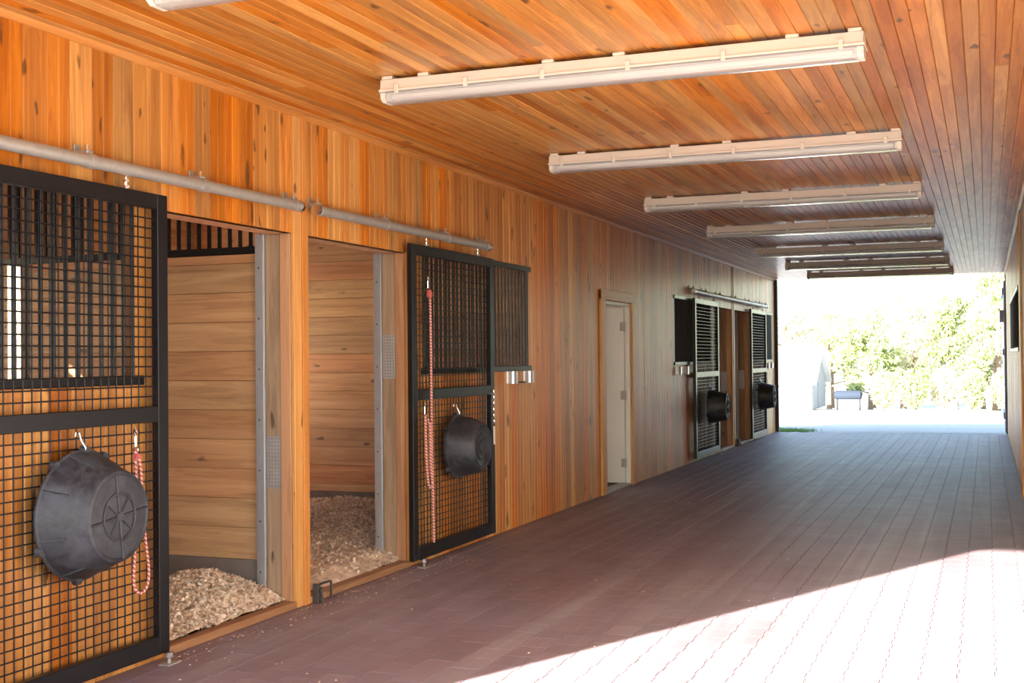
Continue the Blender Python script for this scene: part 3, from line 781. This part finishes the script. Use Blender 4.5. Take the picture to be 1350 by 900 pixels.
# ------------------------------------------------------------------ cream door
dm = put('door_1', None, None, (XL, 12.43, 0)); struct(dm, 'cream door standing open in the left wall')
W = 1.02
MB().box(-0.02, 0.020, -0.165, -0.005, 0, 2.165, 0.004).build('casing', 'trim_wood', dm)
MB().box(-0.02, 0.020, W+0.005, W+0.175, 0, 2.165, 0.004).build('casing', 'trim_wood', dm)
MB().box(-0.02, 0.022, -0.165, W+0.175, 2.065, 2.175, 0.004).build('head_casing', 'trim_wood_y', dm)
MB().box(-0.16, -0.003, -0.006, 0.02, 0, 2.05, 0.003).build('jamb', 'white_paint', dm)
MB().box(-0.16, -0.003, W-0.03, W+0.006, 0, 2.05, 0.003).build('jamb', 'white_paint', dm)
MB().box(-0.16, -0.003, 0.02, W-0.03, 2.025, 2.06, 0.003).build('head_jamb', 'white_paint', dm)
MB().box(-0.14, 0.0, 0.02, W-0.03, 0, 0.02, 0.003).build('threshold', 'galv', dm)
lf = MB().box(-1.00, -0.055, W-0.085, W-0.042, 0.025, 2.015, 0.003).build('leaf', 'white_paint', dm)
for z in (0.25, 1.02, 1.80):
    h = MB().tube([(-0.043, W-0.085, z-0.05), (-0.043, W-0.085, z+0.05)], 0.0075, 8).box(-0.10, -0.045, W-0.089, W-0.085, z-0.05, z+0.05, 0.001)
    h.build('hinge', 'galv', lf, None, True)
MB().lathe([(0, 0.028), (-0.012, 0.026), (-0.03, 0.012), (-0.045, 0.026), (-0.062, 0.026), (-0.07, 0.015)], 16, 'y', (-0.93, W-0.085, 0.98)).build('knob', 'brass', lf, None, True)

# ------------------------------------------------------------------ ceiling lights
LX0, LX1 = -2.899, -0.4913
def light(y, lab, x0=LX0):
    L = LX1-LX0; w = 0.068
    t = empty('ceiling_light', (x0, y, ZC-0.135), lab, 'light', 'white enclosed strip lights on the ceiling')
    body = MB().prism([(-w, 0.062), (-w+0.006, 0.115), (-w+0.02, 0.12), (w-0.02, 0.12), (w-0.006, 0.115), (w, 0.062)], 'x', 0.0, L)
    body.box(-0.006, L+0.006, -w-0.008, w+0.008, 0.052, 0.064, 0.002)
    body.build('housing', 'fixture', t)
    MB().box(-0.003, L+0.003, -w-0.003, w+0.003, 0.0465, 0.0518, 0.001).build('gasket', 'gasket', t)
    for xx in (0.0, L):
        a, b = (xx, xx+0.028) if xx == 0 else (xx-0.028, xx)
        MB().prism([(-w+0.001, 0.052), (-w+0.006, 0.018), (-w+0.028, 0.003), (w-0.028, 0.003), (w-0.006, 0.018), (w-0.001, 0.052)], 'x', a, b).build('end_cap', 'fixture', t)
    prof = [(-w+0.003, 0.052), (-w+0.005, 0.024), (-w+0.014, 0.009), (-w+0.030, 0.001), (w-0.030, 0.001), (w-0.014, 0.009), (w-0.005, 0.024), (w-0.003, 0.052)]
    ins = [(u*0.94, v+0.003 if v < 0.05 else v) for u, v in prof]
    n = len(prof); vs = []; fs = []
    for X in (0.028, L-0.028):
        vs += [(X, u, v) for u, v in prof]+[(X, u, v) for u, v in ins]
    for i in range(n-1):
        fs += [(i, i+1, 2*n+i+1, 2*n+i), (n+i, 3*n+i, 3*n+i+1, n+i+1)]
    for o in (0, n-1): fs.append((o, 2*n+o, 3*n+o, n+o))
    for o in (0, 2*n): fs += [(o+i, o+i+1, o+n+i+1, o+n+i) for i in range(n-1)]
    MB().add(vs, fs).build('lens', 'lens', t, None, True)
    for yy in (-0.028, 0.028):
        MB().tube([(0.05, yy, 0.032), (L-0.05, yy, 0.032)], 0.0125, 10).build('tube_lamp', 'tube', t, None, True)
    for xx in (0.035, L-0.035):
        MB().box(xx-0.008, xx+0.008, -w+0.014, w-0.014, 0.008, 0.046, 0.003).build('lamp_holder', 'tube', t)
    MB().box(0.03, L-0.03, -w+0.012, w-0.012, 0.046, 0.052).build('reflector', 'tube', t)
    if 'clip' not in _bm:
        _bm['clip'] = MB().box(-0.011, 0.011, -0.0055, 0.0055, 0.040, 0.085, 0.002).mesh('clip', 'fixture')
        _bm['mount'] = MB().box(-0.03, 0.03, -w+0.004, w-0.004, 0.118, 0.1345, 0.003).mesh('mounting_pad', 'fixture')
    for q in (0.04, 0.2, 0.37, 0.55, 0.74, 0.96): [put('clip', _bm['clip'], t, (q*L, sd_*(w+0.0075), 0)) for sd_ in (-1, 1)]
    for q in (0.015, 0.1, 0.38, 0.53, 0.87, 0.985): put('mounting_pad', _bm['mount'], t, (q*L, 0, 0))
    return t
LY = [5.598, 8.20, 10.80, 13.475, 16.52, 19.17, 21.64]
names = ['largest strip light, nearest the camera across the ceiling', 'second strip light from the camera', 'third strip light from the camera', 'fourth strip light from the camera',
         'third strip light from the far end', 'strip light second from the far end', 'last strip light, nearest the far opening']
for y, lb in zip(LY, names): light(y+0.068, lb)
light(3.78, 'strip light cut off at the top left of the picture')

# ------------------------------------------------------------------ bedding
def bedding(x0, x1, y0, y1, hf, nf, lab, focus):
    b = MB(); NX, NY = 70, 70
    vs = []; fs = []
    for i in range(NX+1):
        for j in range(NY+1):
            x = x0+(x1-x0)*i/NX; y = y0+(y1-y0)*j/NY; vs.append((x, y, hf(x, y)))
    for i in range(NX):
        for j in range(NY): a = i*(NY+1)+j; fs.append((a, a+NY+1, a+NY+2, a+1))
    b.add(vs, fs)
    fx, fy, sx, sy = focus
    for _ in range(nf):
        if random.random() < 0.75: x, y = random.gauss(fx, sx), random.gauss(fy, sy)
        else: x, y = random.uniform(x0, x1), random.uniform(y0, y1)
        if not (x0 < x < x1 and y0 < y < y1): continue
        z = hf(x, y)+random.uniform(-0.004, 0.012); s = random.uniform(0.005, 0.016)
        u = Vector((random.gauss(0, 1), random.gauss(0, 1), random.gauss(0, 0.55))).normalized()
        w = u.cross(Vector((random.gauss(0, .7), random.gauss(0, .7), 1))).normalized()
        c = Vector((x, y, z)); k = u.cross(w)*s*0.5
        q = [c-u*s-w*s*0.6, c+u*s-w*s*0.6, c+u*s+w*s*0.6+k, c-u*s+w*s*0.6+k]
        b.add(q, [(0, 1, 2, 3)])
    return tag(b.build('wood_shavings', 'flakes'), lab, 'bedding', kind='stuff')
def nz(x, y, s, o): return noise.noise(Vector((x*s+o, y*s, o)))
def h1(x, y):
    g = lambda cx, cy, a, b: math.exp(-((x-cx)**2/a+(y-cy)**2/b))
    e = min(1.0, max(0.0, (XL-0.065-x)/0.12))
    return 0.045+e*(0.03+0.175*g(-4.22, 5.80, 0.075, 0.16)+0.03*g(-4.6, 5.2, 0.3, 0.3))+0.02*nz(x, y, 3.0, 1)+0.012*nz(x, y, 11.0, 3)+0.006*nz(x, y, 30.0, 5)
def h2(x, y):
    g = lambda cx, cy, a, b: math.exp(-((x-cx)**2/a+(y-cy)**2/b))
    e = min(1.0, max(0.0, (XL-0.065-x)/0.15))
    return 0.045+e*(0.05+0.13*g(-5.3, 9.4, 0.7, 0.35)+0.05*g(-4.6, 8.3, 0.2, 0.3))+0.03*nz(x, y, 2.2, 7)+0.018*nz(x, y, 8.0, 9)+0.008*nz(x, y, 25.0, 2)
bedding(-7.3, XL-0.065, Y0+0.2, PART[0]-0.085, h1, 26000, 'heap of pale wood shavings in the nearest stall', (-4.3, 5.65, 0.35, 0.35))
bedding(-7.3, XL-0.065, PART[0]+0.16, PART[1]-0.08, h2, 30000, 'wood shavings spread over the floor of the second stall', (-4.8, 8.4, 0.55, 0.9))
# crumbs of shavings on the pavers
b = MB()
for i in range(900):
    y = Y0+(Y1-Y0)*random.random()**1.6*0.75; x = XL+0.05+abs(random.gauss(0, 1.3))
    if i < 350: y = random.uniform(4.9, 8.2); x = XL+0.05+abs(random.gauss(0, 0.12))
    if x > XR: continue
    s = random.uniform(0.002, 0.006); a = random.uniform(0, PI); u = Vector((math.cos(a), math.sin(a), 0))*s; w = Vector((-math.sin(a), math.cos(a), 0.5))*s*0.5
    c = Vector((x, y, 0.004)); b.add([c-u-w, c+u-w, c+u+w, c-u+w], [(0, 1, 2, 3)])
tag(b.build('shaving_crumbs', 'flakes'), 'scattered crumbs of wood shavings on the paver floor', 'shavings', kind='stuff')

# ------------------------------------------------------------------ outside
def ground_z(y): return -0.03 if y < Y1+0.4 else -0.03-0.0366*(y-Y1-0.4)
b = MB(); ysg = [-160, -60, -20, Y0-0.6, Y1, Y1+0.4, 28, 34, 42, 55, 70, 90, 120, 200, 320]; xsg = [-300, -120, -40, -12, XL, XR, 6, 20, 60, 200]
vs = [(x, y, -0.16 if (Y0-0.6 < y < Y1+0.1 and XL-5 < x < XR+5) else ground_z(min(y, 130))) for x in xsg for y in ysg]
fs = []
for i in range(len(xsg)-1):
    for j in range(len(ysg)-1):
        if ysg[j] >= Y0-0.6 and ysg[j+1] <= Y1 and xsg[i] >= XL-0.1 and xsg[i+1] <= XR+0.1: continue
        a = i*len(ysg)+j; fs.append((a, a+len(ysg), a+len(ysg)+1, a+1))
struct(b.add(vs, fs).build('ground', 'gravel'), 'pale gravel yard beyond the barn')
b = MB()
for _ in range(2600):
    x = random.uniform(-4.6, -3.1); y = random.uniform(Y1+0.15, Y1+2.0)
    if x > -3.1-0.5*(y-Y1)*random.random(): continue
    a = random.uniform(0, 2*PI); h = random.uniform(0.03, 0.08); w = 0.006; z = ground_z(y)
    d = Vector((math.cos(a), math.sin(a), 0)); c = Vector((x, y, z)); l = Vector((random.gauss(0, .02), random.gauss(0, .02), h))
    b.add([c-d*w, c+d*w, c+l], [(0, 1, 2)])
tag(b.build('grass_tuft', 'grass'), 'patch of green grass at the far left corner of the aisle', 'grass', kind='stuff')

# shed far out in the yard
gz = -2.07
s = empty('shed', (-10.5, 80.0, gz), 'white gabled shed across the yard', 'shed')
Ls, Ds, Hw, Hp = 12.0, 7.2, 1.95, 4.05
MB().prism([(0, 0), (Ds, 0), (Ds, Hw), (Ds/2, Hp-0.1), (0, Hw)], 'x', -Ls, 0).build('walls', 'siding', s)
sl = (Hp-Hw)/(Ds/2)
for sgn in (0, 1):
    f = (lambda y: y) if sgn == 0 else (lambda y: Ds-y)
    MB().prism([(f(-0.5), Hw-0.5*sl), (f(Ds/2), Hp), (f(Ds/2), Hp+0.14), (f(-0.5), Hw-0.5*sl+0.14)], 'x', -Ls-0.3, 0.35).build('roof_slope', 'roofing', s)
MB().box(-0.02, 0.05, 2.9, 4.3, 0, 1.7, 0.01).build('door', 'siding', s)
# tank on legs
t = empty('fuel_tank', (-8.25, 80.0, gz+0.0), 'blue-grey horizontal tank on legs beside the shed', 'tank')
MB().lathe([(-0.86, 0.05), (-0.84, 0.2), (-0.78, 0.27), (-0.70, 0.29), (0.70, 0.29), (0.78, 0.27), (0.84, 0.2), (0.86, 0.05)], 24, 'x', (0, 0, 0.98)).build('drum', 'tank', t, None, True)
for x in (-0.68, 0.72):
    for y in (-0.2, 0.2): MB().tube([(x, y, 0), (x, y*0.9, 0.75)], 0.045, 6).build('leg', 'black', t)
    MB().box(x-0.04, x+0.04, -0.25, 0.25, 0.68, 0.74).build('cradle', 'black', t)
MB().tube([(0.86, 0, 1.0), (0.97, 0, 0.95), (1.0, 0, 0.6), (1.0, 0, 0.3)], 0.03, 6).build('hose', 'dark_metal', t)

# trees
def tree(x, y, h, rw, mat, lab, n=4200, crown0=0.12, leaf=0.17):
    z0 = ground_z(y)
    t = empty('tree', (x, y, z0), lab, 'tree', 'trees along the far edge of the yard')
    tr = MB(); tops = []
    lean = random.uniform(-0.04, 0.04)*h
    tr.tube([(0, 0, -0.2), (lean*0.3, 0, h*0.35), (lean, 0, h*0.85)], 0.1, 8, rs=[0.028*h, 0.02*h, 0.006*h])
    for k in range(15):
        a = random.uniform(0, 2*PI); zz = h*random.uniform(crown0+0.02, 0.78); l = rw*random.uniform(0.5, 0.95)*(1.1-0.5*zz/h)
        e = Vector((math.cos(a)*l, math.sin(a)*l, zz+h*random.uniform(0.02, 0.14)))
        tr.tube([(lean*zz/h, 0, zz), e*0.5+Vector((0, 0, zz*0.5)), e], 0.03, 5, rs=[0.010*h, 0.006*h, 0.003*h]); tops.append(e)
    tr.build('trunk', 'bark', t, None, True)
    blobs = [(e, rw*random.uniform(0.28, 0.46)) for e in tops]+[(Vector((lean, 0, h*0.86)), rw*0.4), (Vector((lean*.7, 0, h*0.66)), rw*0.5), (Vector((lean*.5, 0, h*0.48)), rw*0.5)]
    b = MB()
    for _ in range(n):
        c, r = random.choice(blobs)
        d = Vector((random.gauss(0, 1), random.gauss(0, 1), random.gauss(0, 0.8))).normalized()*r*random.random()**0.45
        p = c+d; s = leaf*random.uniform(0.6, 1.3)
        u = Vector((random.gauss(0, 1), random.gauss(0, 1), random.gauss(0, 1))).normalized()
        w = u.cross(Vector((random.gauss(0, 1), random.gauss(0, 1), random.gauss(0, 1)))).normalized()
        b.add([p-u*s, p+w*s*0.5, p+u*s, p-w*s*0.5], [(0, 1, 2, 3)])
    tag(b.build('foliage', LEAVES[mat], t), kind='stuff')
TREES = [(-19.5, 97, 9.0, 3.2, 0, 'pale tree rising behind the left end of the white shed'), (-15.2, 101, 8.6, 3.0, 2, 'straw-coloured tree behind the roof of the white shed'),
         (-11.3, 96, 8.4, 2.9, 0, 'pale green tree just behind the gable of the shed'), (-8.0, 93, 7.6, 2.6, 1, 'green tree rising behind the fuel tank'),
         (-5.2, 97, 9.2, 3.0, 2, 'straw-coloured tree right of the tank, in mid gap'), (-2.2, 95.5, 9.2, 2.8, 1, 'green tree left of the tallest tree'),
         (0.6, 90, 11.0, 3.0, 1, 'tallest green tree beside the right jamb of the far opening'), (4.2, 95, 10.5, 3.2, 0, 'pale tree beyond the right jamb'), (10.2, 93, 10.0, 3.2, 1, 'green tree farthest right behind the barn door'),
         (-12.6, 109, 9.5, 3.0, 1, 'green tree in the back row above the shed ridge'), (-9.4, 112, 10.0, 3.0, 2, 'straw tree in the back row above the shed gable'), (-6.4, 105, 10.5, 3.0, 0, 'pale tree in the back row above the tank'),
         (-3.4, 112, 11.0, 3.0, 0, 'pale tree in the back row, middle of the far opening'), (-0.4, 104, 11.5, 3.0, 2, 'straw tree in the back row left of the right jamb')]
for a in TREES: tree(a[0], a[1], a[2], a[3]*0.86, a[4], a[5])
SHR = [(-6.6, 87, 'low bush right of the fuel tank'), (-4.6, 86, 'olive bush in the middle of the far hedge'), (-2.7, 87.5, 'pale bush right of the middle of the hedge'), (-0.9, 86, 'dark low bush under the tallest tree'), (1.2, 87, 'bush at the right edge of the far opening'), (3.6, 86, 'bush beyond the right edge of the opening')]
for i, (x, y, lab) in enumerate(SHR):
    z0 = ground_z(y); t = empty('bush', (x, y, z0), lab, 'bush', 'bushes along the far edge of the yard')
    b = MB(); st = MB()
    for k in range(7):
        a = random.uniform(0, 2*PI); st.tube([(0, 0, -0.1), (math.cos(a)*0.5, math.sin(a)*0.5, 1.0), (math.cos(a)*0.7, math.sin(a)*0.7, 1.9)], 0.03, 5, rs=[0.04, 0.025, 0.012])
    st.build('stems', 'bark', t)
    for _ in range(1500):
        d = Vector((random.gauss(0, 1), random.gauss(0, 1), random.gauss(0, 1))).normalized()*random.random()**0.4
        p = Vector((d.x*1.0, d.y*0.9, 1.45+d.z*1.4)); s = 0.13*random.uniform(0.6, 1.3)
        u = Vector((random.gauss(0, 1), random.gauss(0, 1), random.gauss(0, 1))).normalized()
        w = u.cross(Vector((random.gauss(0, 1), random.gauss(0, 1), random.gauss(0, 1)))).normalized()
        b.add([p-u*s, p+w*s*0.5, p+u*s, p-w*s*0.5], [(0, 1, 2, 3)])
    tag(b.build('foliage', LEAVES[(0, 1, 2, 1, 0, 1)[i]], t), kind='stuff')
